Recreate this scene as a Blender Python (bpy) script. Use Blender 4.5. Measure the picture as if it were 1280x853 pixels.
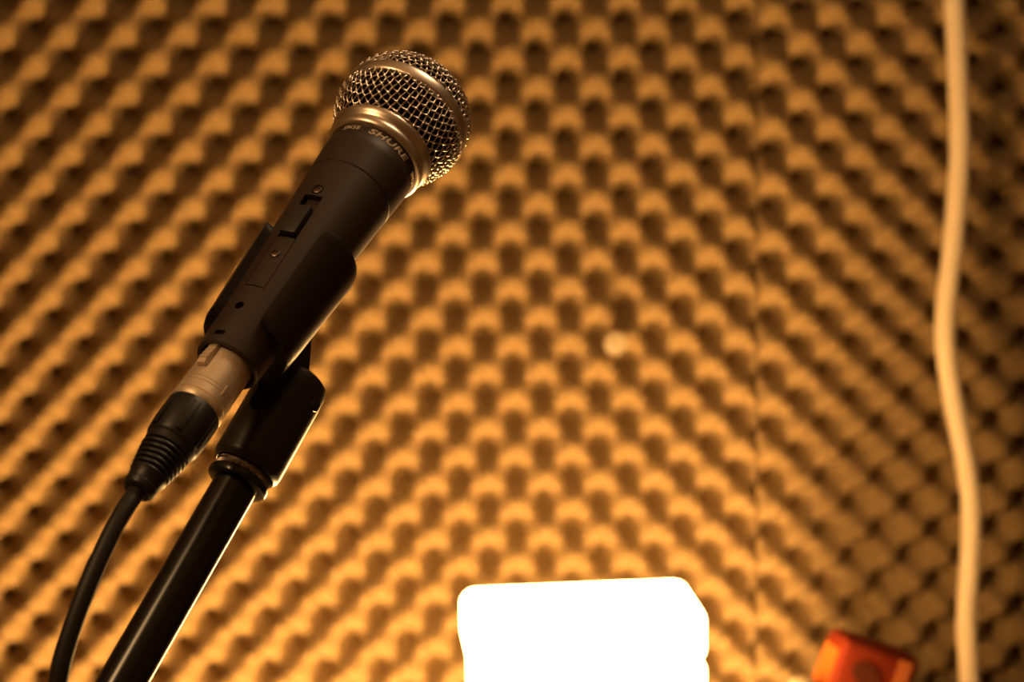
import bpy, bmesh, math, random
import numpy as np
from mathutils import Vector, Matrix
random.seed(4)
for o in list(bpy.data.objects): bpy.data.objects.remove(o)
scene = bpy.context.scene
COL = scene.collection
rad = math.radians

# ------------------------------------------------------------------ camera
FPX = 2489.0                                   # focal length in pixels of the 1280 px wide frame
PITCH, ROLL = rad(8.5), rad(0.964)
CAM = Vector((0, 0, 1.5))
_f = Vector((0, math.cos(PITCH), -math.sin(PITCH)))
_u0 = Vector((0, math.sin(PITCH), math.cos(PITCH)))
_r0 = Vector((1, 0, 0))
CR = _r0 * math.cos(ROLL) - _u0 * math.sin(ROLL)
CU = _r0 * math.sin(ROLL) + _u0 * math.cos(ROLL)
CF = _f
cam_d = bpy.data.cameras.new('camera')
cam_d.sensor_width = 36.0
cam_d.lens = FPX / 1280 * 36
cam_d.clip_start = 0.02
cam_d.clip_end = 50
cam_d.dof.use_dof = True
cam_d.dof.focus_distance = 0.705
cam_d.dof.aperture_fstop = 11.5
cam_d.dof.aperture_blades = 0
cam = bpy.data.objects.new('camera', cam_d)
COL.objects.link(cam)
cam.matrix_world = Matrix(((CR.x, CU.x, -CF.x, CAM.x), (CR.y, CU.y, -CF.y, CAM.y), (CR.z, CU.z, -CF.z, CAM.z), (0, 0, 0, 1)))
scene.camera = cam

# ------------------------------------------------------------------ world and exposure
w = bpy.data.worlds.new('world'); scene.world = w
w.use_nodes = True
w.node_tree.nodes['Background'].inputs[0].default_value = (1.0, 0.55, 0.25, 1)
w.node_tree.nodes['Background'].inputs[1].default_value = 0.02
scene.view_settings.view_transform = 'Standard'
scene.view_settings.look = 'None'
scene.view_settings.gamma = 1.0
scene.view_settings.use_curve_mapping = False
scene.view_settings.exposure = 0.0

LAMP_TOP, LAMP_LOW = 36.0, 178.0     # emission of the tall paper lamp: cap and upper tier, lower tier with the bulbs
FILL_GLOBE, FILL_GLOBE2 = 20.0, 12.5      # emission of two globes added out of the frame as fill light
WARM = (1.0, 0.58, 0.20)
WARM2 = (1.0, 0.60, 0.26)
WARM3 = (1.0, 0.68, 0.38)


def cam_vec(x, y, z):
    return CR * x + CU * y + CF * z


def at(px, py, depth):
    return CAM + cam_vec((px - 640) / FPX * depth, (426.5 - py) / FPX * depth, depth)


# ------------------------------------------------------------------ materials
MATS = {}


def mat(name, color, rough=0.5, metal=0.0, spec=0.5, emit=None, emit_s=0.0, bump=0.0, bscale=200.0, var=0.0, vscale=30.0, coat=0.0, sub=0.0):
    if name in MATS:
        return MATS[name]
    m = bpy.data.materials.new(name); m.use_nodes = True
    nt = m.node_tree; b = nt.nodes['Principled BSDF']
    b.inputs['Base Color'].default_value = (*color, 1)
    b.inputs['Roughness'].default_value = rough
    b.inputs['Metallic'].default_value = metal
    b.inputs['Specular IOR Level'].default_value = spec
    b.inputs['Coat Weight'].default_value = coat
    if sub:
        b.inputs['Subsurface Weight'].default_value = sub
        b.inputs['Subsurface Radius'].default_value = (0.01, 0.006, 0.003)
    if emit:
        b.inputs['Emission Color'].default_value = (*emit, 1)
        b.inputs['Emission Strength'].default_value = emit_s
    if bump or var:
        tc = nt.nodes.new('ShaderNodeTexCoord')
    if bump:
        n = nt.nodes.new('ShaderNodeTexNoise'); n.inputs['Scale'].default_value = bscale; n.inputs['Detail'].default_value = 3
        bp = nt.nodes.new('ShaderNodeBump'); bp.inputs['Strength'].default_value = bump; bp.inputs['Distance'].default_value = 0.001
        nt.links.new(tc.outputs['Object'], n.inputs['Vector'])
        nt.links.new(n.outputs['Fac'], bp.inputs['Height'])
        nt.links.new(bp.outputs['Normal'], b.inputs['Normal'])
    if var:
        n2 = nt.nodes.new('ShaderNodeTexNoise'); n2.inputs['Scale'].default_value = vscale; n2.inputs['Detail'].default_value = 4
        mr = nt.nodes.new('ShaderNodeMapRange')
        mr.inputs['To Min'].default_value = 1 - var; mr.inputs['To Max'].default_value = 1 + var
        mx = nt.nodes.new('ShaderNodeVectorMath'); mx.operation = 'SCALE'
        mx.inputs[0].default_value = color
        nt.links.new(tc.outputs['Object'], n2.inputs['Vector'])
        nt.links.new(n2.outputs['Fac'], mr.inputs['Value'])
        nt.links.new(mr.outputs['Result'], mx.inputs['Scale'])
        nt.links.new(mx.outputs['Vector'], b.inputs['Base Color'])
    MATS[name] = m
    return m


M_FOAM = mat('charcoal_foam', (0.210, 0.133, 0.057), 1.0, spec=0.1, bump=0.35, bscale=420, var=0.10, vscale=260)
M_WALL = mat('grey_plaster', (0.12, 0.08, 0.045), 0.9, bump=0.2, bscale=60, var=0.05)
M_FLOOR = mat('brown_carpet', (0.10, 0.075, 0.055), 0.95, bump=0.6, bscale=300, var=0.15, vscale=200)
M_CEIL = mat('ceiling_paint', (0.38, 0.30, 0.21), 0.9, bump=0.1, bscale=50)
M_BODY = mat('mic_enamel', (0.038, 0.022, 0.016), 0.48, spec=0.5, bump=0.06, bscale=2500)
M_BODY2 = mat('mic_enamel_collar', (0.030, 0.025, 0.023), 0.48, spec=0.5, bump=0.06, bscale=2500)
M_SILVER = mat('champagne_metal', (0.88, 0.76, 0.65), 0.34, metal=1.0, bump=0.03, bscale=1500)
M_WIRE = mat('wire_metal', (0.90, 0.80, 0.70), 0.26, metal=1.0)
M_LINER = mat('black_windfoam', (0.006, 0.005, 0.005), 0.95, spec=0.1)
M_INK = mat('grey_print', (0.62, 0.52, 0.42), 0.55)
M_SCREW = mat('dark_screw', (0.20, 0.15, 0.13), 0.32, metal=1.0)
M_SLOT = mat('black_recess', (0.006, 0.005, 0.005), 0.8, spec=0.2)
M_SWITCH = mat('switch_plastic', (0.03, 0.026, 0.024), 0.42)
M_CLIP = mat('clip_plastic', (0.017, 0.011, 0.009), 0.30, spec=0.45, bump=0.05, bscale=1500)
M_ADAPT = mat('adapter_plastic', (0.020, 0.016, 0.014), 0.34, spec=0.5)
M_BRASS = mat('knurled_metal', (0.34, 0.27, 0.22), 0.38, metal=1.0)
M_TUBE = mat('gloss_black_tube', (0.012, 0.010, 0.009), 0.22, spec=0.55)
M_NICKEL = mat('satin_nickel', (0.92, 0.74, 0.54), 0.42, metal=0.6, bump=0.12, bscale=1800)
M_RUBBER = mat('black_boot', (0.017, 0.015, 0.014), 0.42, spec=0.5)
M_CABLE = mat('cable_jacket', (0.022, 0.018, 0.016), 0.50, spec=0.45)
M_CORD = mat('cream_cord', (0.74, 0.58, 0.38), 0.5, var=0.03, vscale=30)
M_CREAM = mat('cream_plastic', (0.36, 0.27, 0.15), 0.4)
M_PIN = mat('beige_plastic', (0.27, 0.20, 0.11), 0.5)
M_GLOW = mat('glowing_shade', (0.9, 0.85, 0.75), 0.5, emit=WARM, emit_s=LAMP_TOP)
M_GLOW2 = mat('glowing_body', (0.9, 0.85, 0.75), 0.5, emit=WARM, emit_s=LAMP_TOP * 0.8)
M_GLOW3 = mat('glowing_lower_tier', (0.9, 0.85, 0.75), 0.5, emit=WARM, emit_s=LAMP_LOW)
M_FILL = mat('fill_globe', (0.9, 0.87, 0.8), 0.4, emit=WARM2, emit_s=FILL_GLOBE)
M_FILL2 = mat('pale_fill_globe', (0.9, 0.87, 0.8), 0.4, emit=WARM3, emit_s=FILL_GLOBE2)
M_WOOD = mat('dark_wood', (0.12, 0.06, 0.03), 0.5, bump=0.1, bscale=80, var=0.25, vscale=14)
M_RED = mat('red_card', (0.17, 0.018, 0.0035), 0.75, spec=0.15, var=0.06, vscale=60)
M_RED_LIT = mat('red_card_lit', (0.48, 0.11, 0.014), 0.75, spec=0.15)  # lamplight on the carton's left side, put into its colour
M_STRIPE = mat('salmon_print', (0.34, 0.09, 0.022), 0.75, spec=0.15)
M_MARK = mat('brown_print', (0.07, 0.014, 0.005), 0.75, spec=0.15)
M_STEEL = mat('dark_steel', (0.03, 0.027, 0.025), 0.35, metal=0.3)


# ------------------------------------------------------------------ helpers
def link(name, me, material, parent=None, mw=None, smooth=True, angle=40):
    o = bpy.data.objects.new(name, me); COL.objects.link(o)
    if material: me.materials.append(material)
    if parent is not None:
        o.parent = parent
    if mw is not None:
        o.matrix_world = mw
    if smooth:
        me.polygons.foreach_set('use_smooth', [True] * len(me.polygons))
        if angle: me.set_sharp_from_angle(angle=rad(angle))
    return o


def bm_link(name, bm, material, parent=None, mw=None, smooth=True, angle=40, scale=0.001):
    bmesh.ops.recalc_face_normals(bm, faces=bm.faces[:])
    if scale != 1: bmesh.ops.scale(bm, vec=(scale,) * 3, verts=bm.verts[:])
    me = bpy.data.meshes.new(name); bm.to_mesh(me); bm.free()
    return link(name, me, material, parent, mw, smooth, angle)


def empty(name, mw, label=None, cat=None, group=None):
    o = bpy.data.objects.new(name, None); COL.objects.link(o)
    o.matrix_world = mw; o.empty_display_size = 0.02
    tag(o, label, cat, group)
    return o


def tag(o, label=None, cat=None, group=None, kind=None):
    if label: o['label'] = label
    if cat: o['category'] = cat
    if group: o['group'] = group
    if kind: o['kind'] = kind
    return o


def frame(origin, x, y, z):
    return Matrix(((x.x, y.x, z.x, origin.x), (x.y, y.y, z.y, origin.y), (x.z, y.z, z.z, origin.z), (0, 0, 0, 1)))


def lathe(bm, prof, n=64, cap0=True, cap1=True, closed=False, rfun=None):
    """prof: list of (z, r); revolve about z."""
    rings = []
    for z, r in prof:
        if r < 1e-6:
            rings.append([bm.verts.new((0, 0, z))])
        else:
            rings.append([bm.verts.new(((rfun(r, z, k) if rfun else r) * math.cos(2 * math.pi * k / n), (rfun(r, z, k) if rfun else r) * math.sin(2 * math.pi * k / n), z)) for k in range(n)])
    seq = list(zip(rings[:-1], rings[1:]))
    if closed: seq.append((rings[-1], rings[0]))
    for A, B in seq:
        for k in range(n):
            k2 = (k + 1) % n
            if len(A) == 1 and len(B) == 1: continue
            if len(A) == 1: bm.faces.new((A[0], B[k2], B[k]))
            elif len(B) == 1: bm.faces.new((A[k], A[k2], B[0]))
            else: bm.faces.new((A[k], A[k2], B[k2], B[k]))
    if not closed:
        if cap0 and len(rings[0]) > 1: bm.faces.new(rings[0][::-1])
        if cap1 and len(rings[-1]) > 1: bm.faces.new(rings[-1])
    return rings


def box(bm, cx, cy, cz, sx, sy, sz, mtx=None, bev=0.0, seg=2):
    r = bmesh.ops.create_cube(bm, size=1.0)
    vs = r['verts']
    bmesh.ops.scale(bm, vec=(sx, sy, sz), verts=vs)
    if bev:
        es = list({e for v in vs for e in v.link_edges})
        q = bmesh.ops.bevel(bm, geom=es, offset=bev, segments=seg, profile=0.5, affect='EDGES')
        vs = list({v for f in q['faces'] for v in f.verts} | {v for v in vs if v.is_valid})
        # all verts of the connected island
        seen = set(vs); st = list(vs)
        while st:
            v = st.pop()
            for e in v.link_edges:
                ov = e.other_vert(v)
                if ov not in seen: seen.add(ov); st.append(ov)
        vs = list(seen)
    bmesh.ops.translate(bm, vec=(cx, cy, cz), verts=vs)
    if mtx is not None: bmesh.ops.transform(bm, matrix=mtx, verts=vs)
    return vs


def tube(bm, pts, r, n=10, cap=True, radii=None):
    pts = [Vector(p) for p in pts]
    rings = []
    t0 = (pts[1] - pts[0]).normalized()
    ref = Vector((0, 0, 1)) if abs(t0.z) < 0.9 else Vector((1, 0, 0))
    nrm = (ref - t0 * ref.dot(t0)).normalized()
    for i, p in enumerate(pts):
        t = (pts[min(i + 1, len(pts) - 1)] - pts[max(i - 1, 0)]).normalized()
        nrm = (nrm - t * nrm.dot(t)).normalized()
        bn = t.cross(nrm)
        rr = radii[i] if radii else r
        rings.append([bm.verts.new(p + (nrm * math.cos(2 * math.pi * k / n) + bn * math.sin(2 * math.pi * k / n)) * rr) for k in range(n)])
    for A, B in zip(rings[:-1], rings[1:]):
        for k in range(n):
            bm.faces.new((A[k], A[(k + 1) % n], B[(k + 1) % n], B[k]))
    if cap:
        bm.faces.new(rings[0][::-1]); bm.faces.new(rings[-1])


def catmull(pts, m=8):
    P = [Vector(p) for p in pts]; P = [P[0] * 2 - P[1]] + P + [P[-1] * 2 - P[-2]]
    out = []
    for i in range(1, len(P) - 2):
        for k in range(m):
            t = k / m
            a, b, c, d = P[i - 1], P[i], P[i + 1], P[i + 2]
            out.append(0.5 * ((2 * b) + (c - a) * t + (2 * a - 5 * b + 4 * c - d) * t * t + (3 * b - a - 3 * c + d) * t ** 3))
    out.append(P[-2]); return out


def prism(bm, poly, z0, z1, mtx=None):
    A = [bm.verts.new((x, y, z0)) for x, y in poly]; B = [bm.verts.new((x, y, z1)) for x, y in poly]
    n = len(poly)
    bm.faces.new(A[::-1]); bm.faces.new(B)
    for k in range(n): bm.faces.new((A[k], A[(k + 1) % n], B[(k + 1) % n], B[k]))
    if mtx is not None: bmesh.ops.transform(bm, matrix=mtx, verts=A + B)


def cut(o, bm, scale=0.001):
    """carve the shape in bm (local mm coordinates of o) out of o."""
    bmesh.ops.recalc_face_normals(bm, faces=bm.faces[:])
    bmesh.ops.scale(bm, vec=(scale,) * 3, verts=bm.verts[:])
    me = bpy.data.meshes.new('cutter'); bm.to_mesh(me); bm.free()
    c = bpy.data.objects.new('cutter', me); COL.objects.link(c)
    bpy.context.view_layer.update()
    c.matrix_world = o.matrix_world.copy()
    md = o.modifiers.new('cut', 'BOOLEAN'); md.operation = 'DIFFERENCE'; md.object = c; md.solver = 'EXACT'
    bpy.context.view_layer.update()
    dg = bpy.context.evaluated_depsgraph_get()
    new = bpy.data.meshes.new_from_object(o.evaluated_get(dg))
    o.modifiers.clear(); old = o.data; o.data = new
    new.name = old.name; bpy.data.meshes.remove(old)
    bpy.data.objects.remove(c); bpy.data.meshes.remove(me)
    new.set_sharp_from_angle(angle=rad(32))


def structure(o): o['kind'] = 'structure'; return o


I4 = Matrix.Identity(4)

# ------------------------------------------------------------------ room shell
PSI = rad(3.86)
WT = Vector((math.cos(PSI), math.sin(PSI), 0))
WN = Vector((math.sin(PSI), -math.cos(PSI), 0))          # out of the foam wall, to the camera
W0 = CAM + CF * 1.744                                    # a point in the mean plane of the foam
UZ = Vector((0, 0, 1))
SEAM_U = 0.216
AMP = 0.0165                                              # half depth of the egg-crate relief
BACK = 0.052                                             # foam base thickness behind the mean plane


def slab(name, p0, p1, z0, z1, th, outward, material):
    """vertical wall slab from p0 to p1 (plan points), thickness towards outward."""
    bm = bmesh.new()
    a, b = Vector((p0[0], p0[1], 0)), Vector((p1[0], p1[1], 0)); o = Vector((outward[0], outward[1], 0)) * th
    pl = [a, b, b + o, a + o]
    A = [bm.verts.new((p.x, p.y, z0)) for p in pl]; B = [bm.verts.new((p.x, p.y, z1)) for p in pl]
    bm.faces.new(A[::-1]); bm.faces.new(B)
    for k in range(4): bm.faces.new((A[k], A[(k + 1) % 4], B[(k + 1) % 4], B[k]))
    return structure(bm_link(name, bm, material, smooth=False, scale=1))


XL, XR, YB, ZC = -1.75, 1.35, -1.3, 2.65
wb = W0 - WN * (BACK + 0.001)
def wall_pt(x):                                          # plan point on the plaster wall behind the foam
    t = (x - wb.x) / WT.x
    return (x, wb.y + WT.y * t)
slab('wall_back', wall_pt(XL - 0.1), wall_pt(XR + 0.1), 0, ZC, 0.1, (-WN.x, -WN.y), M_WALL)
slab('wall_left', (XL, YB), (XL, wall_pt(XL)[1]), 0, ZC, 0.1, (-1, 0), M_WALL)
slab('wall_right', (XR, YB), (XR, wall_pt(XR)[1]), 0, ZC, 0.1, (1, 0), M_WALL)
slab('wall_front', (XL - .1, YB), (XR + .1, YB), 0, ZC, 0.1, (0, -1), M_WALL)
for nm, z, m in (('floor', -0.05, M_FLOOR), ('ceiling', ZC + 0.05, M_CEIL)):
    bm = bmesh.new(); box(bm, (XL + XR) / 2, 0.35, z, XR - XL + 0.3, 3.6, 0.1)
    structure(bm_link(nm, bm, m, smooth=False, scale=1))


# ------------------------------------------------------------------ egg-crate foam panels
def foam_panel(name, origin, t, n, u_lo, u_hi, z_lo, z_hi, u0, v0, pu, pv, label, step=6):
    """origin: world point of (u=0, v=0); v is height over origin.z; dark pit at (u0, v0)."""
    du, dv = pu / step, pv / step
    nu, nv = int(round((u_hi - u_lo) / du)) + 1, int(round((z_hi - z_lo) / dv)) + 1
    us = np.linspace(u_lo, u_hi, nu); vs = np.linspace(z_lo, z_hi, nv) - origin.z
    U, V = np.meshgrid(us, vs)
    # slow unevenness of a soft hung sheet
    wob = 0.0016 * np.sin(U * 5.1 + 1.0) * np.cos(V * 4.3) + 0.0008 * np.sin(U * 13.0 + V * 9.0)
    Uw = U + 0.0008 * np.sin(V * 11.0 + U * 3.0); Vw = V + 0.0008 * np.sin(U * 9.0)
    c = -np.cos(np.pi * (Uw - u0) / pu) * np.cos(np.pi * (Vw - v0) / pv)
    h = np.where(c > 0, AMP * np.abs(c) ** 0.9, -AMP * 1.5 * np.abs(c) ** 1.3) + wob
    P = (np.array(origin)[None, None] + U[..., None] * np.array(t) + V[..., None] * np.array((0, 0, 1.0)) + h[..., None] * np.array(n)).reshape(-1, 3)
    idx = np.arange(nu * nv).reshape(nv, nu)
    q = np.stack([idx[:-1, :-1], idx[:-1, 1:], idx[1:, 1:], idx[1:, :-1]], -1).reshape(-1, 4)
    # skirt and back
    border = np.concatenate([idx[0, :], idx[1:, -1], idx[-1, -2::-1], idx[-2:0:-1, 0]])
    Bp = (np.array(origin)[None] + U.reshape(-1)[border][:, None] * np.array(t) + V.reshape(-1)[border][:, None] * np.array((0, 0, 1.0)) - BACK * np.array(n))
    nb = len(border); base = nu * nv
    k = np.arange(nb); k2 = (k + 1) % nb
    sk = np.stack([border[k2], border[k], base + k, base + k2], -1)
    verts = np.concatenate([P, Bp]); faces = np.concatenate([q, sk])
    me = bpy.data.meshes.new(name)
    me.vertices.add(len(verts)); me.vertices.foreach_set('co', verts.astype(np.float32).ravel())
    me.loops.add(faces.size); me.loops.foreach_set('vertex_index', faces.ravel().astype(np.int32))
    me.polygons.add(len(faces)); me.polygons.foreach_set('loop_start', (np.arange(len(faces)) * 4).astype(np.int32))
    me.polygons.foreach_set('loop_total', np.full(len(faces), 4, np.int32))
    me.update(calc_edges=True); me.validate()
    o = link(name, me, M_FOAM, smooth=True, angle=70)
    return tag(o, label, 'foam panel', 'egg-crate foam panels on the wall')


foam_panel('acoustic_foam_panel', W0, WT, WN, -1.30, SEAM_U - 0.0012, 0.42, 2.05, 0.05066, 0.27765, 0.025, 0.024765,
           'wide brown egg-crate foam sheet filling the wall left of the vertical seam')
PS2 = rad(0.5)
T2 = Vector((math.cos(PS2), math.sin(PS2), 0)); N2 = Vector((math.sin(PS2), -math.cos(PS2), 0))
S0 = W0 + WT * SEAM_U + UZ * 0
S0 = Vector((S0.x, S0.y, CAM.z - 0.2636))
foam_panel('acoustic_foam_panel', S0, T2, N2, 0.0012, 0.72, 0.42, 2.05, 0.01516, 0.26755, 0.0252, 0.02439,
           'darker egg-crate foam sheet right of the vertical seam behind the hanging cord')

# ------------------------------------------------------------------ microphone
TAIL = at(283, 458, 0.669)
BAND = at(503, 148.5, 0.75245)
AX = (BAND - TAIL).normalized()
mid = (CAM - (TAIL + BAND) / 2).normalized()
EX = (mid - AX * AX.dot(mid)).normalized()
EY = AX.cross(EX)
MICM = frame(TAIL, EX, EY, AX)
mic = empty('microphone', MICM, 'black handheld vocal microphone with silver ball grille held in the clip', 'microphone')
PHI_S = rad(-39)                                          # angle of the switch row


def R(s): return 11.5 + 6.4 * s / 110


def rot_phi(phi): return Matrix.Rotation(phi, 4, 'Z')


bm = bmesh.new()
prof = [(8, 9.9), (0.6, 9.9), (0, 10.3), (0, 11.0), (0.6, 11.5)] + [(s, R(s)) for s in range(4, 89, 4)] + \
       [(89.4, R(89.4)), (89.7, R(89.7) - 0.28), (90.3, R(90.3) - 0.28), (90.6, R(90.6))] + \
       [(s, R(s)) for s in (94, 98, 102, 104.6)] + [(104.8, R(104.8) - 0.12), (108, R(108) - 0.12), (111.0, R(111) - 0.12), (111.0, 8), (100, 8), (60, 8), (8, 8)]
lathe(bm, prof, 128, closed=True)
handle = bm_link('handle', bm, M_BODY, mic, MICM, angle=32)
# switch recess, plate pocket, screw seats, hole and tail slot, cut into the handle
rt = rot_phi(PHI_S)
TAP = math.atan(6.4 / 110)


def on_skin(s, phi=PHI_S): return rot_phi(phi) @ Matrix.Translation((R(s), 0, s)) @ Matrix.Rotation(TAP, 4, 'Y')


bm = bmesh.new(); box(bm, 0, 0, 0, 5.6, 7.4, 21.5, on_skin(61)); cut(handle, bm)
bm = bmesh.new(); box(bm, 1.1, 0, 0, 4.0, 7.9, 24.2, on_skin(38.4)); cut(handle, bm)
for s_, r_, p_, d_ in ((74.7, 2.25, PHI_S, 2.6), (17, 1.65, rad(-42), 2.2)):
    bm = bmesh.new(); lathe(bm, [(-d_, r_), (4, r_)], 24)
    bmesh.ops.transform(bm, matrix=rot_phi(p_) @ Matrix.Translation((R(s_), 0, s_)) @ Matrix.Rotation(rad(90), 4, 'Y'), verts=bm.verts[:])
    cut(handle, bm)
bm = bmesh.new(); box(bm, 0, 0, 0, 4.4, 4.4, 1.9, on_skin(4.4, rad(-46)), bev=0.7); cut(handle, bm)


def patch(bm, s0, s1, w0, w1, dr, th, phi, ns=10, nt=8, round_top=0.0):
    """a piece of the handle's skin: s range, half widths (mm, tangential), dr above the skin."""
    top, bot = [], []
    for i in range(ns + 1):
        s = s0 + (s1 - s0) * i / ns
        A, B = [], []
        for j in range(nt + 1):
            wv = -w0 + (w0 + w1) * j / nt
            r = R(s) + dr; a = phi + wv / R(s)
            A.append(bm.verts.new((r * math.cos(a), r * math.sin(a), s)))
            B.append(bm.verts.new(((r - th) * math.cos(a), (r - th) * math.sin(a), s)))
        top.append(A); bot.append(B)
    for i in range(ns):
        for j in range(nt):
            bm.faces.new((top[i][j], top[i][j + 1], top[i + 1][j + 1], top[i + 1][j]))
            bm.faces.new((bot[i][j], bot[i + 1][j], bot[i + 1][j + 1], bot[i][j + 1]))
    for i in range(ns):
        bm.faces.new((top[i][0], top[i + 1][0], bot[i + 1][0], bot[i][0]))
        bm.faces.new((top[i][nt], bot[i][nt], bot[i + 1][nt], top[i + 1][nt]))
    for j in range(nt):
        bm.faces.new((top[0][j], bot[0][j], bot[0][j + 1], top[0][j + 1]))
        bm.faces.new((top[ns][j], top[ns][j + 1], bot[ns][j + 1], bot[ns][j]))


bm = bmesh.new(); patch(bm, 26.75, 50.4, 3.72, 3.72, 0.02, 0.9, PHI_S)
plate = bm_link('switch_plate', bm, M_BODY, mic, MICM)


def screw(s, dr, parent, phi, spin):
    q = bmesh.new()
    lathe(q, [(-1.5, 1.95), (0.0, 1.95), (0.25, 1.8), (0.45, 1.35), (0.55, 0.7), (0.58, 0)], 28)
    m_ = MICM @ Matrix.Scale(0.001, 4) @ rot_phi(phi) @ Matrix.Translation((R(s) + dr, 0, s)) @ Matrix.Rotation(rad(90), 4, 'Y') @ Matrix.Rotation(spin, 4, 'Z')
    o = bm_link('screw', q, M_SCREW, parent, m_ @ Matrix.Scale(1000, 4))
    bpy.context.view_layer.update()
    # cross recess carved into the head
    for k in range(2):
        q = bmesh.new(); box(q, 0, 0, 0.6, 2.3 + 0.01 * k, 0.55, 0.9, Matrix.Rotation(rad(90 * k), 4, 'Z'))
        cut(o, q)
    return o


bpy.context.view_layer.update()
screw(74.7, -0.15, mic, PHI_S, rad(20))
screw(42.2, 0.05, mic, PHI_S, rad(35))
# the slide switch standing in its recess
bm = bmesh.new()
box(bm, -0.6, 0, 0, 4.6, 6.2, 13.4, on_skin(58.4), bev=0.35)
slider = bm_link('slide_switch', bm, M_SWITCH, mic, MICM, angle=30)

# silver collar under the grille
bm = bmesh.new()
prof = [(110.2, 16.5), (110.2, 18.3), (110.6, 18.9), (111.6, 19.35), (112.8, 19.45), (113.7, 19.1), (114.2, 18.75), (114.8, 18.85), (115.6, 19.7), (116.8, 20.25), (118.0, 20.35), (118.9, 20.0), (119.2, 19.0), (119.2, 16.5)]
lathe(bm, prof, 128, closed=True)
bm_link('collar_ring', bm, M_SILVER, mic, MICM, angle=50)

# ball grille: band, woven wire and the black foam behind it
BR = 25.7
bm = bmesh.new()
prof = [(133.4, 24.2), (133.2, 25.2), (133.6, 25.75), (134.6, 26.0), (136.2, 26.1), (137.6, 26.0), (138.6, 25.7), (138.9, 25.1), (138.6, 24.2)]
lathe(bm, prof, 128, closed=True)
band = bm_link('grille_band', bm, M_SILVER, mic, MICM, angle=60)


def low_prof(k):                                        # lower bowl, k 0..1 from collar to band
    s = 118.4 + 15.6 * k
    r = 19.9 + 5.5 * math.sin(k * math.pi / 2 * 0.92) / math.sin(math.pi / 2 * 0.92)
    return s, r


def up_prof(k):                                         # dome, k 0..1 from apex to band
    a = k * math.pi / 2
    return 138.0 + 20.6 * math.cos(a), 25.3 * math.sin(a) ** 0.96


def arc_table(fn, rho0, N=200):
    pts = [fn(i / N) for i in range(N + 1)]
    L = [rho0]
    for p, q_ in zip(pts[:-1], pts[1:]): L.append(L[-1] + math.hypot(q_[0] - p[0], q_[1] - p[1]))
    return np.array(L), np.array(pts)


def woven(name, fn, rho0, pitch, wr, angle, parent):
    """square woven sheet formed over a bowl of revolution."""
    L, pts = arc_table(fn, rho0)
    lo, hi = L[0], L[-1]

    def surf(x, y, off):
        rho = math.hypot(x, y)
        s = np.interp(rho, L, pts[:, 0]); r = np.interp(rho, L, pts[:, 1])
        e = 0.2
        s2 = np.interp(rho + e, L, pts[:, 0]); r2 = np.interp(rho + e, L, pts[:, 1])
        if rho + e > hi:
            s2, r2 = s, r
            s = np.interp(rho - e, L, pts[:, 0]); r = np.interp(rho - e, L, pts[:, 1]); s, s2, r, r2 = s, s2, r, r2
        ds, dr = s2 - s, r2 - r
        ln = math.hypot(ds, dr) or 1
        nr, ns = ds / ln, -dr / ln
        if nr * 1 + ns * (s - 136) * 0.05 < 0 and abs(nr) > 1e-3: nr, ns = -nr, -ns
        if rho < 1e-3: nr, ns = 0, 1
        elif abs(nr) < 0.3: ns = abs(ns) if s > 136 else -abs(ns)
        ph = math.atan2(y, x) + angle
        rr = r + nr * off
        return (rr * math.cos(ph), rr * math.sin(ph), s + ns * off)

    bm = bmesh.new()
    n = int(hi / pitch) + 1
    sub = 4
    for fam in (0, 1):
        for i in range(-n, n + 1):
            c = (i + 0.5) * pitch
            run = []
            m = int(hi / pitch * sub) + sub
            for k in range(-m, m + 1):
                tt = k * pitch / sub
                x, y = (tt, c) if fam == 0 else (c, tt)
                rho = math.hypot(x, y)
                ok = lo - 1e-6 <= rho <= hi
                if ok:
                    ph = math.pi * tt / pitch
                    sg = 1 if (i % 2 == 0) else -1
                    off = wr * 0.95 * math.sin(ph) * sg * (1 if fam == 0 else -1)
                    run.append(surf(x, y, off))
                if (not ok or k == m) and run:
                    if len(run) > 2: tube(bm, run, wr, n=6, cap=False)
                    run = []
    o = bm_link(name, bm, M_WIRE, parent, MICM, angle=0)
    return tag(o, kind='stuff')


PITCH_W = 2.75
bpy.context.view_layer.update()
woven('grille_mesh', low_prof, 20.0, PITCH_W, 0.37, rad(2), mic)
woven('grille_mesh', up_prof, 0.0, PITCH_W, 0.37, rad(14), mic)
bm = bmesh.new()
prof = [(117.5, 17.0)] + [(low_prof(k / 10)[0], low_prof(k / 10)[1] - 1.7) for k in range(11)] + [(up_prof(1 - k / 12)[0] - 0.9, max(up_prof(1 - k / 12)[1] - 1.7, 0.0)) for k in range(0, 12)] + [(157.0, 0)]
lathe(bm, prof, 64)
bm_link('foam_liner', bm, M_LINER, mic, MICM)


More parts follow.
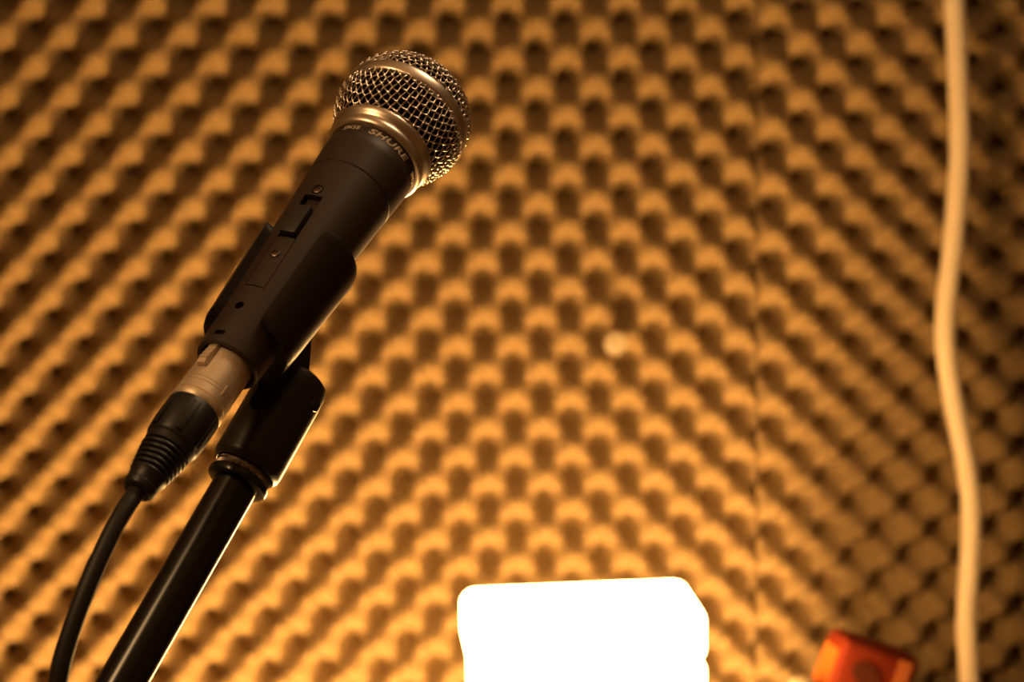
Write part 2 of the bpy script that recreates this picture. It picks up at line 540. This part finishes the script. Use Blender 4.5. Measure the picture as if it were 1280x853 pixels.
# printed lettering round the neck
def wrap_text(name, body, s_mid, phi_mid, width, height, shear, bold):
    cu = bpy.data.curves.new(name, 'FONT'); cu.body = body; cu.size = 1.0; cu.shear = shear; cu.offset = bold
    cu.align_x = 'CENTER'; cu.resolution_u = 4; cu.space_character = 1.04
    t = bpy.data.objects.new(name, cu); COL.objects.link(t)
    bpy.context.view_layer.update()
    me = bpy.data.meshes.new_from_object(t.evaluated_get(bpy.context.evaluated_depsgraph_get()))
    bpy.data.objects.remove(t); bpy.data.curves.remove(cu)
    bm = bmesh.new(); bm.from_mesh(me); bpy.data.meshes.remove(me)
    bmesh.ops.triangulate(bm, faces=bm.faces[:])
    xs = [v.co.x for v in bm.verts]; ys = [v.co.y for v in bm.verts]
    x0, x1, y0, y1 = min(xs), max(xs), min(ys), max(ys)
    for v in bm.verts:
        v.co.x = ((v.co.x - x0) / (x1 - x0) - 0.5) * width
        v.co.y = ((v.co.y - y0) / (y1 - y0) - 0.5) * height
    bmesh.ops.subdivide_edges(bm, edges=[e for e in bm.edges if e.calc_length() > 0.8], cuts=2)
    bmesh.ops.triangulate(bm, faces=bm.faces[:])
    # give the print a hair of thickness
    ext = bmesh.ops.extrude_face_region(bm, geom=bm.faces[:])
    for v in [g for g in ext['geom'] if isinstance(g, bmesh.types.BMVert)]: v.co.z = 0.06
    for v in bm.verts:
        s = s_mid + v.co.y
        r = R(s) - 0.12 + 0.01 + v.co.z
        a = phi_mid + v.co.x / R(s)
        v.co = Vector((r * math.cos(a), r * math.sin(a), s))
    return bm_link(name, bm, M_INK, mic, MICM, smooth=False)


bpy.context.view_layer.update()
for ph in (5.5, 125.5, 245.5):
    wrap_text('lettering', 'SHURE', 107.9, rad(ph), 18.6, 2.75, 0.22, 0.035)
for ph in (-48.5, 185, 64):
    wrap_text('lettering', 'SM58', 108.0, rad(ph), 7.4, 2.0, 0.12, 0.012)

# ------------------------------------------------------------------ microphone cable with its plug
CABM = MICM.copy()
cable = empty('microphone_cable', CABM, 'black microphone cable with silver plug pushed into the microphone tail', 'cable')
bm = bmesh.new()
prof = [(6, 8.9), (-12.8, 9.2), (-12.9, 9.32), (-13.3, 9.32), (-13.4, 9.2), (-14.4, 9.2), (-14.5, 9.32), (-14.9, 9.32), (-15, 9.2), (-18.2, 9.35), (-18.4, 8.95), (-19.0, 8.95), (-19.2, 9.55), (-20.9, 9.6), (-21.6, 9.2), (-21.6, 5), (6, 5)]
lathe(bm, prof, 96, closed=True)
shell = bm_link('plug_housing', bm, M_NICKEL, cable, CABM, angle=35)
PHI_L = rad(-46)
bm = bmesh.new(); box(bm, 9.2, 0, 0, 3.0, 3.6, 19, rot_phi(PHI_L)); cut(shell, bm)
bm = bmesh.new()
pl = [(-9.2, 8.2), (4, 8.2), (4, 9.0)]
for k in range(5):
    s = 0.6 - k * 1.9
    pl += [(s + 1.2, 9.9 + 0.28 * k), (s, 10.35 + 0.28 * k), (s - 0.55, 9.95 + 0.28 * k)]
pl += [(-9.2, 10.8)]
prism(bm, [(x, z) for z, x in pl], -1.6, 1.6, rot_phi(PHI_L) @ Matrix(((1, 0, 0, 0), (0, 0, 1, 0), (0, 1, 0, 0), (0, 0, 0, 1))))
bm_link('plug_latch', bm, M_NICKEL, shell, CABM, angle=20)
bm = bmesh.new(); box(bm, 9.25, 0, -13.6, 0.5, 0.5, 4.2, rot_phi(rad(26)), bev=0.1)
bm_link('housing_seam', bm, M_NICKEL, shell, CABM)

# cap and ribbed boot
bm = bmesh.new()
prof = [(-21.3, 8.0), (-21.3, 9.0), (-22.2, 9.5), (-30, 9.7), (-36.0, 9.25), (-37.2, 8.8), (-37.5, 8.4), (-37.5, 4), (-21.3, 4)]


def facet(r, z, k):
    if -37 < z < -23 and r > 8: return r - 0.35 * (0.5 + 0.5 * math.cos(2 * math.pi * k / 96 * 6)) ** 3
    return r


lathe(bm, prof, 96, closed=True, rfun=facet)
boot_cap = bm_link('plug_cap', bm, M_RUBBER, cable, CABM, angle=45)
bm = bmesh.new()
for k in range(6):
    box(bm, 9.55, 0, -29.5, 0.5, 2.6, 12.5, rot_phi(rad(-5 + 60 * k)), bev=0.2)
bm_link('grip_pad', bm, M_RUBBER, boot_cap, CABM)
bm = bmesh.new()
prof = [(-37.3, 4), (-37.3, 8.5), (-40.2, 8.25)]
for k in range(6):
    z = -40.4 - 1.9 * k; r = 8.2 - 0.34 * k
    prof += [(z - 0.15, r - 0.95), (z - 0.65, r - 0.95), (z - 0.8, r - 0.1), (z - 1.3, r + 0.05), (z - 1.75, r - 0.15)]
prof += [(-52.2, 5.9), (-55.3, 5.4), (-55.8, 5.7), (-57.6, 5.3), (-58.3, 4.4), (-58.4, 2.4), (-50, 2.4)]
lathe(bm, prof, 72, closed=True)
bm_link('strain_relief', bm, M_RUBBER, cable, CABM, angle=35)

inv = CABM.inverted()
pts = [CABM @ Vector((0, 0, -0.050)), CABM @ Vector((0, 0, -0.058)), at(158, 634, 0.628), at(141, 663.5, 0.622), at(119, 711, 0.615), at(99.5, 759, 0.610), at(81.5, 812, 0.606), at(72, 856, 0.604), at(63, 930, 0.602), at(62, 1020, 0.605)]
low = pts[-1]
pts += [low + Vector((-0.01, 0.01, -0.2)), low + Vector((-0.03, 0.02, -0.5)), Vector((low.x - 0.05, low.y + 0.03, 0.16)), Vector((low.x - 0.1, low.y + 0.0, 0.02)), Vector((low.x - 0.28, low.y - 0.08, 0.004)), Vector((low.x - 0.6, low.y - 0.05, 0.004)), Vector((low.x - 0.95, low.y - 0.25, 0.004))]
bm = bmesh.new(); tube(bm, catmull(pts, 10), 0.003, n=16)
cord_o = bm_link('cord', bm, M_CABLE, cable, I4.copy(), angle=0, scale=1)

# ------------------------------------------------------------------ microphone clip (sleeve, tongue, threaded adapter)
PHI_D = PHI_S + math.pi                                  # the stem leaves the sleeve opposite the switch
DD = (EX * math.cos(PHI_D) + EY * math.sin(PHI_D)).normalized()
PA = AX.cross(DD).normalized()                           # pivot bolt axis
PIV = at(358, 497, 0.708)
PIV = PIV - PA * (PIV - TAIL).dot(PA)                    # keep the pivot in the sleeve's mid plane
BLOW = at(153, 853, 0.655)
BD = (BLOW - PIV).normalized()                           # down the boom
UB = -BD
clip = empty('microphone_clip', MICM, 'black plastic clip with open sleeve gripping the microphone on the boom arm', 'microphone clip')
bm = bmesh.new()
s0, s1 = 12.0, 59.5
a0, a1 = rad(0.5), rad(281.5)
NA, NS = 60, 24


def clip_th(a): return 4.2 + 1.5 * math.cos(a - PHI_D)


outer, inner = [], []
for i in range(NS + 1):
    s = s0 + (s1 - s0) * i / NS
    A, B = [], []
    for j in range(NA + 1):
        # ends of the sleeve: the free corners are rounded off
        edge = min(s - s0, s1 - s)
        a = a0 + (a1 - a0) * j / NA
        cr = 5.0
        inset = 0.0
        if edge < cr: inset = (cr - math.sqrt(max(cr * cr - (cr - edge) ** 2, 0))) / 17.0
        aa = (a0 + inset) + (a1 - a0 - 2 * inset) * j / NA
        ro = R(s) + clip_th(aa)
        if edge < 0.9: ro -= 0.5 * (1 - edge / 0.9)
        ri = R(s) + 0.05
        A.append(bm.verts.new((ro * math.cos(aa), ro * math.sin(aa), s)))
        B.append(bm.verts.new((ri * math.cos(aa), ri * math.sin(aa), s)))
    outer.append(A); inner.append(B)
for i in range(NS):
    for j in range(NA):
        bm.faces.new((outer[i][j], outer[i][j + 1], outer[i + 1][j + 1], outer[i + 1][j]))
        bm.faces.new((inner[i][j], inner[i + 1][j], inner[i + 1][j + 1], inner[i][j + 1]))
    bm.faces.new((outer[i][0], outer[i + 1][0], inner[i + 1][0], inner[i][0]))
    bm.faces.new((outer[i][NA], inner[i][NA], inner[i + 1][NA], outer[i + 1][NA]))
for j in range(NA):
    bm.faces.new((outer[0][j], inner[0][j], inner[0][j + 1], outer[0][j + 1]))
    bm.faces.new((outer[NS][j], outer[NS][j + 1], inner[NS][j + 1], inner[NS][j]))
bm_link('sleeve', bm, M_CLIP, clip, MICM, angle=35)

# tongue in the plane spanned by the microphone axis and the stem direction
ps, pd = (PIV - TAIL).dot(AX) * 1000, (PIV - TAIL).dot(DD) * 1000
TM = frame(TAIL, AX, DD, PA)
r_p = 8.6
poly = []
left, right = (16, R(16) + 4.2), (46, R(46) + 4.2)
for k in range(17):
    a = rad(180 - 180 * k / 16)
    poly.append((ps + r_p * math.cos(a), pd + r_p * math.sin(a)))
poly = [left] + poly + [right]
bm = bmesh.new(); prism(bm, poly, -4.3, 4.3)
bmesh.ops.bevel(bm, geom=bm.edges[:], offset=0.5, segments=2, affect='EDGES')
bm_link('tongue', bm, M_CLIP, clip, TM, angle=35)

# adapter: slotted cylinder over the boom's threaded end
AXX = (PA - UB * PA.dot(UB)).normalized()
AYY = UB.cross(AXX)
ADM = frame(PIV, AXX, AYY, UB)
bm = bmesh.new()
prof = [(-31.6, 10.9), (-31.6, 11.4), (-30.2, 12.5), (-28.5, 12.7), (0, 12.6), (5.5, 12.5), (8.0, 11.7), (9.3, 10.0), (9.8, 7.0), (9.8, 0)]
lathe(bm, prof + [(-24, 0), (-24, 10.4), (-31.2, 10.5)], 96, closed=True)
adapter = bm_link('adapter', bm, M_ADAPT, clip, ADM, angle=35)
bm = bmesh.new()
pl = [(-15, 14)] + [(-15 + 0, -9.5)] + [(15, -9.5), (15, 14)]
box(bm, 0, 0, 3.0, 9.2, 40, 25.0, None)
q = bmesh.new(); lathe(q, [(-21, 4.599), (21, 4.599)], 32)
bmesh.ops.transform(q, matrix=Matrix.Translation((0, 0, -9.5)) @ Matrix.Rotation(rad(90), 4, 'X'), verts=q.verts[:])
cut(adapter, bm); cut(adapter, q)
bm = bmesh.new(); lathe(bm, [(-12.9, 0), (-12.9, 2.6), (-12.2, 3.1), (-11.0, 3.1), (-11.0, 2.2), (11.0, 2.2), (11.0, 3.1), (12.2, 3.1), (12.9, 2.6), (12.9, 0)], 6)
bm_link('pivot_bolt', bm, M_STEEL, clip, ADM @ Matrix.Rotation(rad(90), 4, 'Y'), angle=20)
bm = bmesh.new()
NK = 120


def knurl(r, z, k): return r + (0.22 if (k + (1 if z > -32.6 else 0)) % 2 else -0.22) if r > 9 else r


lathe(bm, [(-28.0, 8.0), (-28.0, 9.9), (-32.0, 10.0), (-33.2, 10.15), (-34.4, 10.1), (-34.6, 8.0)], NK, closed=True, rfun=knurl)
bm_link('knurled_insert', bm, M_BRASS, clip, ADM, angle=15)

# ------------------------------------------------------------------ boom stand
stand_base = None
end_boom = PIV + BD * 0.56
piv_w = PIV + BD * 0.42                                  # the T clutch on the upright
STX, STY = piv_w.x - 0.03, piv_w.y
stand = empty('boom_stand', Matrix.Translation((STX, STY, 0)), 'black tubular microphone boom arm rising from the lower left under the clip', 'microphone stand')
bm = bmesh.new()
lathe(bm, [(-560, 7.4), (-560, 7.9), (-36, 7.9), (-36, 7.4), (-30, 7.4), (-30, 5), (-560, 5)], 64, closed=True)
bm_link('boom_tube', bm, M_TUBE, stand, ADM, angle=35)
bm = bmesh.new()
lathe(bm, [(-34.7, 7.9), (-34.7, 10.3), (-35.2, 11.0), (-36.4, 11.3), (-37.6, 11.0), (-38.3, 10.0), (-38.3, 7.9)], 72, closed=True)
bm_link('lock_collar', bm, M_TUBE, stand, ADM, angle=40)
bm = bmesh.new(); lathe(bm, [(-30, 0), (-30, 7), (-14, 7), (-14, 0)], 24)
bm_link('threaded_tip', bm, M_STEEL, stand, ADM, angle=30)
bm = bmesh.new(); tube(bm, [Vector((STX, STY, 0.10)), Vector((STX, STY, piv_w.z - 0.02))], 0.011, 32)
bm_link('upright_pole', bm, M_TUBE, stand, I4.copy(), scale=1)
bm = bmesh.new(); tube(bm, [Vector((STX - 0.03, STY, piv_w.z)), Vector((piv_w.x + 0.02, STY, piv_w.z))], 0.018, 24)
bm_link('boom_clutch', bm, M_CLIP, stand, I4.copy(), scale=1)
for k in range(3):
    a = rad(95 + 120 * k)
    bm = bmesh.new(); tube(bm, [Vector((STX, STY, 0.13)), Vector((STX + 0.3 * math.cos(a), STY + 0.3 * math.sin(a), 0.012))], 0.009, 16)
    bm_link('leg', bm, M_TUBE, stand, I4.copy(), scale=1)
bm = bmesh.new(); tube(bm, [Vector((STX, STY, 0.09)), Vector((STX, STY, 0.19))], 0.02, 24)
bm_link('leg_hub', bm, M_CLIP, stand, I4.copy(), scale=1)

# ------------------------------------------------------------------ cabinet added just under the frame to shade the right foam
DZ = 0.965
DX0, DX1, DY0, DY1 = 0.180, 0.98, 1.13, 1.595
dcx, dcy = (DX0 + DX1) / 2, (DY0 + DY1) / 2
cab = empty('shading_cabinet', Matrix.Translation((dcx, dcy, 0)), 'unseen dark wooden cupboard added to shade the foam right of the lamp, carrying the red carton', 'shading_cabinet')
bm = bmesh.new(); box(bm, dcx, dcy, DZ - 0.012, DX1 - DX0, DY1 - DY0, 0.024, bev=0.004)
bm_link('cabinet_top', bm, M_WOOD, cab, I4.copy(), scale=1)
bm = bmesh.new(); box(bm, dcx, dcy + 0.005, 0.06 + (DZ - 0.024 - 0.06) / 2, DX1 - DX0 - 0.02, DY1 - DY0 - 0.03, DZ - 0.024 - 0.06, bev=0.003)
bm_link('carcass', bm, M_WOOD, cab, I4.copy(), scale=1)
bm = bmesh.new(); box(bm, dcx, dcy + 0.01, 0.03, DX1 - DX0 - 0.06, DY1 - DY0 - 0.08, 0.06)
bm_link('plinth', bm, M_WOOD, cab, I4.copy(), scale=1, smooth=False)
for k_ in (-1, 1):
    bm = bmesh.new(); box(bm, dcx + k_ * 0.198, DY0 + 0.011, 0.51, 0.388, 0.018, 0.88, bev=0.003)
    door = bm_link('cabinet_door', bm, M_WOOD, cab, I4.copy(), scale=1)
    bm = bmesh.new(); lathe(bm, [(0, 0), (0, 0.006), (0.012, 0.006), (0.016, 0.013), (0.022, 0.013), (0.026, 0.008), (0.026, 0)], 24)
    bm_link('knob', bm, M_BRASS, door, Matrix.Translation((dcx + k_ * 0.035, DY0 + 0.002, 0.60)) @ Matrix.Rotation(rad(90), 4, 'X'), scale=1)

# ------------------------------------------------------------------ tall glowing paper lamp
LY = rad(5)
LT = Vector((math.cos(LY), math.sin(LY), 0)); LN = Vector((math.sin(LY), -math.cos(LY), 0))
FL = at(574, 732, 1.33)
LW, LD = 0.1535, 0.080
LC = FL + LT * LW / 2 + LN * LD / 2
LTOP = FL.z
LM = frame(Vector((LC.x, LC.y, 0)), LT, -LN, UZ)
LH = LTOP
lamp = empty('floor_lamp', LM, 'tall white box lamp with rounded top glowing at the bottom of the foam wall', 'lamp')
CAPH = 0.038
bm = bmesh.new(); box(bm, 0, 0, LH - CAPH / 2, LW, LD, CAPH, bev=0.010, seg=5)
bm_link('shade_cap', bm, M_GLOW, lamp, LM, scale=1)
bm = bmesh.new(); box(bm, 0.0017, 0, (0.76 + LH - CAPH) / 2 + 0.002, LW - 0.004, LD - 0.004, LH - CAPH - 0.76, bev=0.006, seg=3)
bm_link('shade_body', bm, M_GLOW2, lamp, LM, scale=1)
bm = bmesh.new(); box(bm, 0, 0, 0.6085, LW - 0.007, LD - 0.007, 0.297, bev=0.006, seg=3)
bm_link('lower_shade', bm, M_GLOW3, lamp, LM, scale=1)
bm = bmesh.new(); box(bm, 0, 0, 0.2305, LW - 0.002, LD - 0.002, 0.458, bev=0.004)
bm_link('lamp_base', bm, M_WOOD, lamp, LM, scale=1)

# ------------------------------------------------------------------ leaning red carton
RD = 1.42
top_mid = at(1096, 818, RD)
lean = rad(21)
RW, RDp, RH = 0.062, 0.034, (top_mid.z - DZ) / math.cos(lean) - 0.004
yaw = rad(12)
rx = Vector((math.cos(yaw), math.sin(yaw), 0)); ry = Vector((-math.sin(yaw), math.cos(yaw), 0))
upv = (UZ * math.cos(lean) + rx * math.sin(lean)); rxx = (rx * math.cos(lean) - UZ * math.sin(lean))
base_c = top_mid - upv * RH
lowest = base_c.z - RW / 2 * math.sin(lean)
base_c += UZ * (DZ + 0.001 - lowest)
RM = frame(base_c, rxx, ry, upv)
carton = empty('carton', RM, 'small red carton with pale stripe leaning at the lower right', 'box')
bm = bmesh.new(); box(bm, 0, 0, RH / 2, RW, RDp, RH, bev=0.006, seg=3)
bm_link('carton_body', bm, M_RED, carton, RM, scale=1)
bm = bmesh.new(); box(bm, RW / 2 - 0.0125, -RDp / 2 - 0.0002, RH / 2 + 0.002, 0.010, 0.0008, RH - 0.012)
bm_link('printed_stripe', bm, M_STRIPE, carton, RM, scale=1, smooth=False)
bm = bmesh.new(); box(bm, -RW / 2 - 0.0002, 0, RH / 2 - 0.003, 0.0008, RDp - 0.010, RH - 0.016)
bm_link('lit_side_panel', bm, M_RED_LIT, carton, RM, scale=1, smooth=False)
bm = bmesh.new()
lathe(bm, [(0, 0), (0, 0.011), (0.0008, 0.011), (0.0008, 0)], 32)
bmesh.ops.scale(bm, vec=(1.15, 0.75, 1), verts=bm.verts[:])
bm_link('printed_mark', bm, M_MARK, carton, RM @ Matrix.Translation((-0.008, -RDp / 2 - 0.0004, RH - 0.022)) @ Matrix.Rotation(rad(90), 4, 'X') @ Matrix.Rotation(rad(-25), 4, 'Z'), scale=1)
# block it leans on
bx_ = base_c + rx * (RW / 2 * math.cos(lean) + 0.04 * math.tan(lean) + 0.040)
BLM = frame(Vector((bx_.x + 0.001, bx_.y, DZ)), rx, ry, UZ)
bm = bmesh.new(); box(bm, 0.0, 0, 0.0205, 0.06, 0.05, 0.04, bev=0.003)
o = bm_link('wooden_block', bm, M_WOOD, None, BLM, scale=1)
tag(o, 'dark wooden block propping up the leaning red carton', 'block')
# pale pill bottle whose cap peeps in beside the carton
pc = at(1003, 850, 1.40)
PM = Matrix.Translation((pc.x, pc.y, DZ))
hh = pc.z - DZ + 0.002
bottle = empty('pill_bottle', PM, 'small cream bottle just peeping in left of the red carton', 'bottle')
bm = bmesh.new(); lathe(bm, [(0.0005, 0.012), (0.003, 0.014), (hh - 0.035, 0.014), (hh - 0.028, 0.010), (hh - 0.024, 0.009)], 32)
bm_link('bottle_body', bm, M_CREAM, bottle, PM, scale=1)
bm = bmesh.new(); lathe(bm, [(hh - 0.024, 0.0105), (hh - 0.006, 0.0105), (hh - 0.002, 0.0085), (hh, 0.005), (hh, 0)], 32)
bm_link('bottle_cap', bm, M_CREAM, bottle, PM, scale=1)

# ------------------------------------------------------------------ hanging cream cord
CD = 1.68
path = [(1188, -120), (1191, -50), (1193, 0), (1196, 60), (1198.5, 120), (1200, 180), (1197, 240), (1191, 310), (1184, 370), (1181.5, 410), (1184, 450), (1192, 500), (1203, 555), (1211, 600), (1214.5, 645), (1213, 700), (1209.5, 750), (1208.5, 785), (1210.5, 820), (1212, 856), (1212, 900)]
pts = [at(x, y, CD) for x, y in path]
top, low = pts[0], pts[-1]
pts = [Vector((top.x - 0.02, top.y, ZC - 0.002)), Vector((top.x - 0.015, top.y, (top.z + ZC) / 2))] + pts + [Vector((low.x + 0.004, low.y + 0.002, 0.70)), Vector((low.x - 0.01, low.y + 0.004, 0.35)), Vector((low.x, low.y + 0.004, 0.10)), Vector((low.x + 0.05, low.y + 0.006, 0.0085)), Vector((low.x + 0.3, low.y + 0.008, 0.0085))]
bm = bmesh.new(); tube(bm, catmull(pts, 8), 0.0088, n=20)
o = bm_link('hanging_cord', bm, M_CORD, None, I4.copy(), angle=0, scale=1)
tag(o, 'thick cream cord hanging down the right side in front of the foam', 'cord')

# ------------------------------------------------------------------ round fixing pin in the foam
hit = at(766.5, 426, 1.0) - CAM
k = (W0 - CAM).dot(WN) / hit.dot(WN)
PW = CAM + hit * k * 0.992 + WN * 0.010
PNM = frame(PW, WT, UZ, WN)
pin = empty('fixing_pin', PNM, 'round cream plastic pin head pressed into the foam near the picture centre', 'pin')
bm = bmesh.new(); lathe(bm, [(5, 0), (5, 9.2), (6.4, 10.0), (7.8, 9.8), (8.4, 8.6), (7.9, 7.2), (7.9, 4.8), (8.5, 4.2), (8.5, 2.4), (7.6, 1.5), (7.4, 0)], 40)
bm_link('pin_head', bm, M_PIN, pin, PNM, angle=50)
bm = bmesh.new(); lathe(bm, [(-40, 0), (-38, 1.2), (5, 1.6), (5, 0)], 16)
bm_link('pin_shaft', bm, M_CREAM, pin, PNM)

# ------------------------------------------------------------------ two unseen globe pendants, added overhead as fill light
def fill_pendant(GP, material, label):
    GM = Matrix.Translation(GP)
    pend = empty('fill_pendant', GM, label, 'lamp', 'added globe pendants for fill light')
    bm = bmesh.new(); bmesh.ops.create_uvsphere(bm, u_segments=32, v_segments=16, radius=0.11)
    bm_link('globe', bm, material, pend, GM, scale=1)
    bm = bmesh.new(); lathe(bm, [(0.100, 0), (0.100, 0.035), (0.15, 0.03), (0.155, 0)], 24)
    bm_link('lamp_holder', bm, M_STEEL, pend, GM, scale=1)
    bm = bmesh.new(); tube(bm, [(0, 0, 0.15), (0, 0, ZC - GP.z - 0.02)], 0.003, 10)
    bm_link('suspension_cord', bm, M_CABLE, pend, GM, scale=1)
    bm = bmesh.new(); lathe(bm, [(ZC - GP.z - 0.03, 0), (ZC - GP.z - 0.03, 0.03), (ZC - GP.z - 0.001, 0.05), (ZC - GP.z - 0.001, 0)], 24)
    bm_link('ceiling_rose', bm, M_STEEL, pend, GM, scale=1)


fill_pendant(Vector((-0.50, 0.22, 2.10)), M_FILL, 'unseen white globe pendant added as fill light left of the microphone')
fill_pendant(Vector((0.32, 0.92, 2.10)), M_FILL2, 'unseen paler globe pendant added as fill light nearer the foam wall')
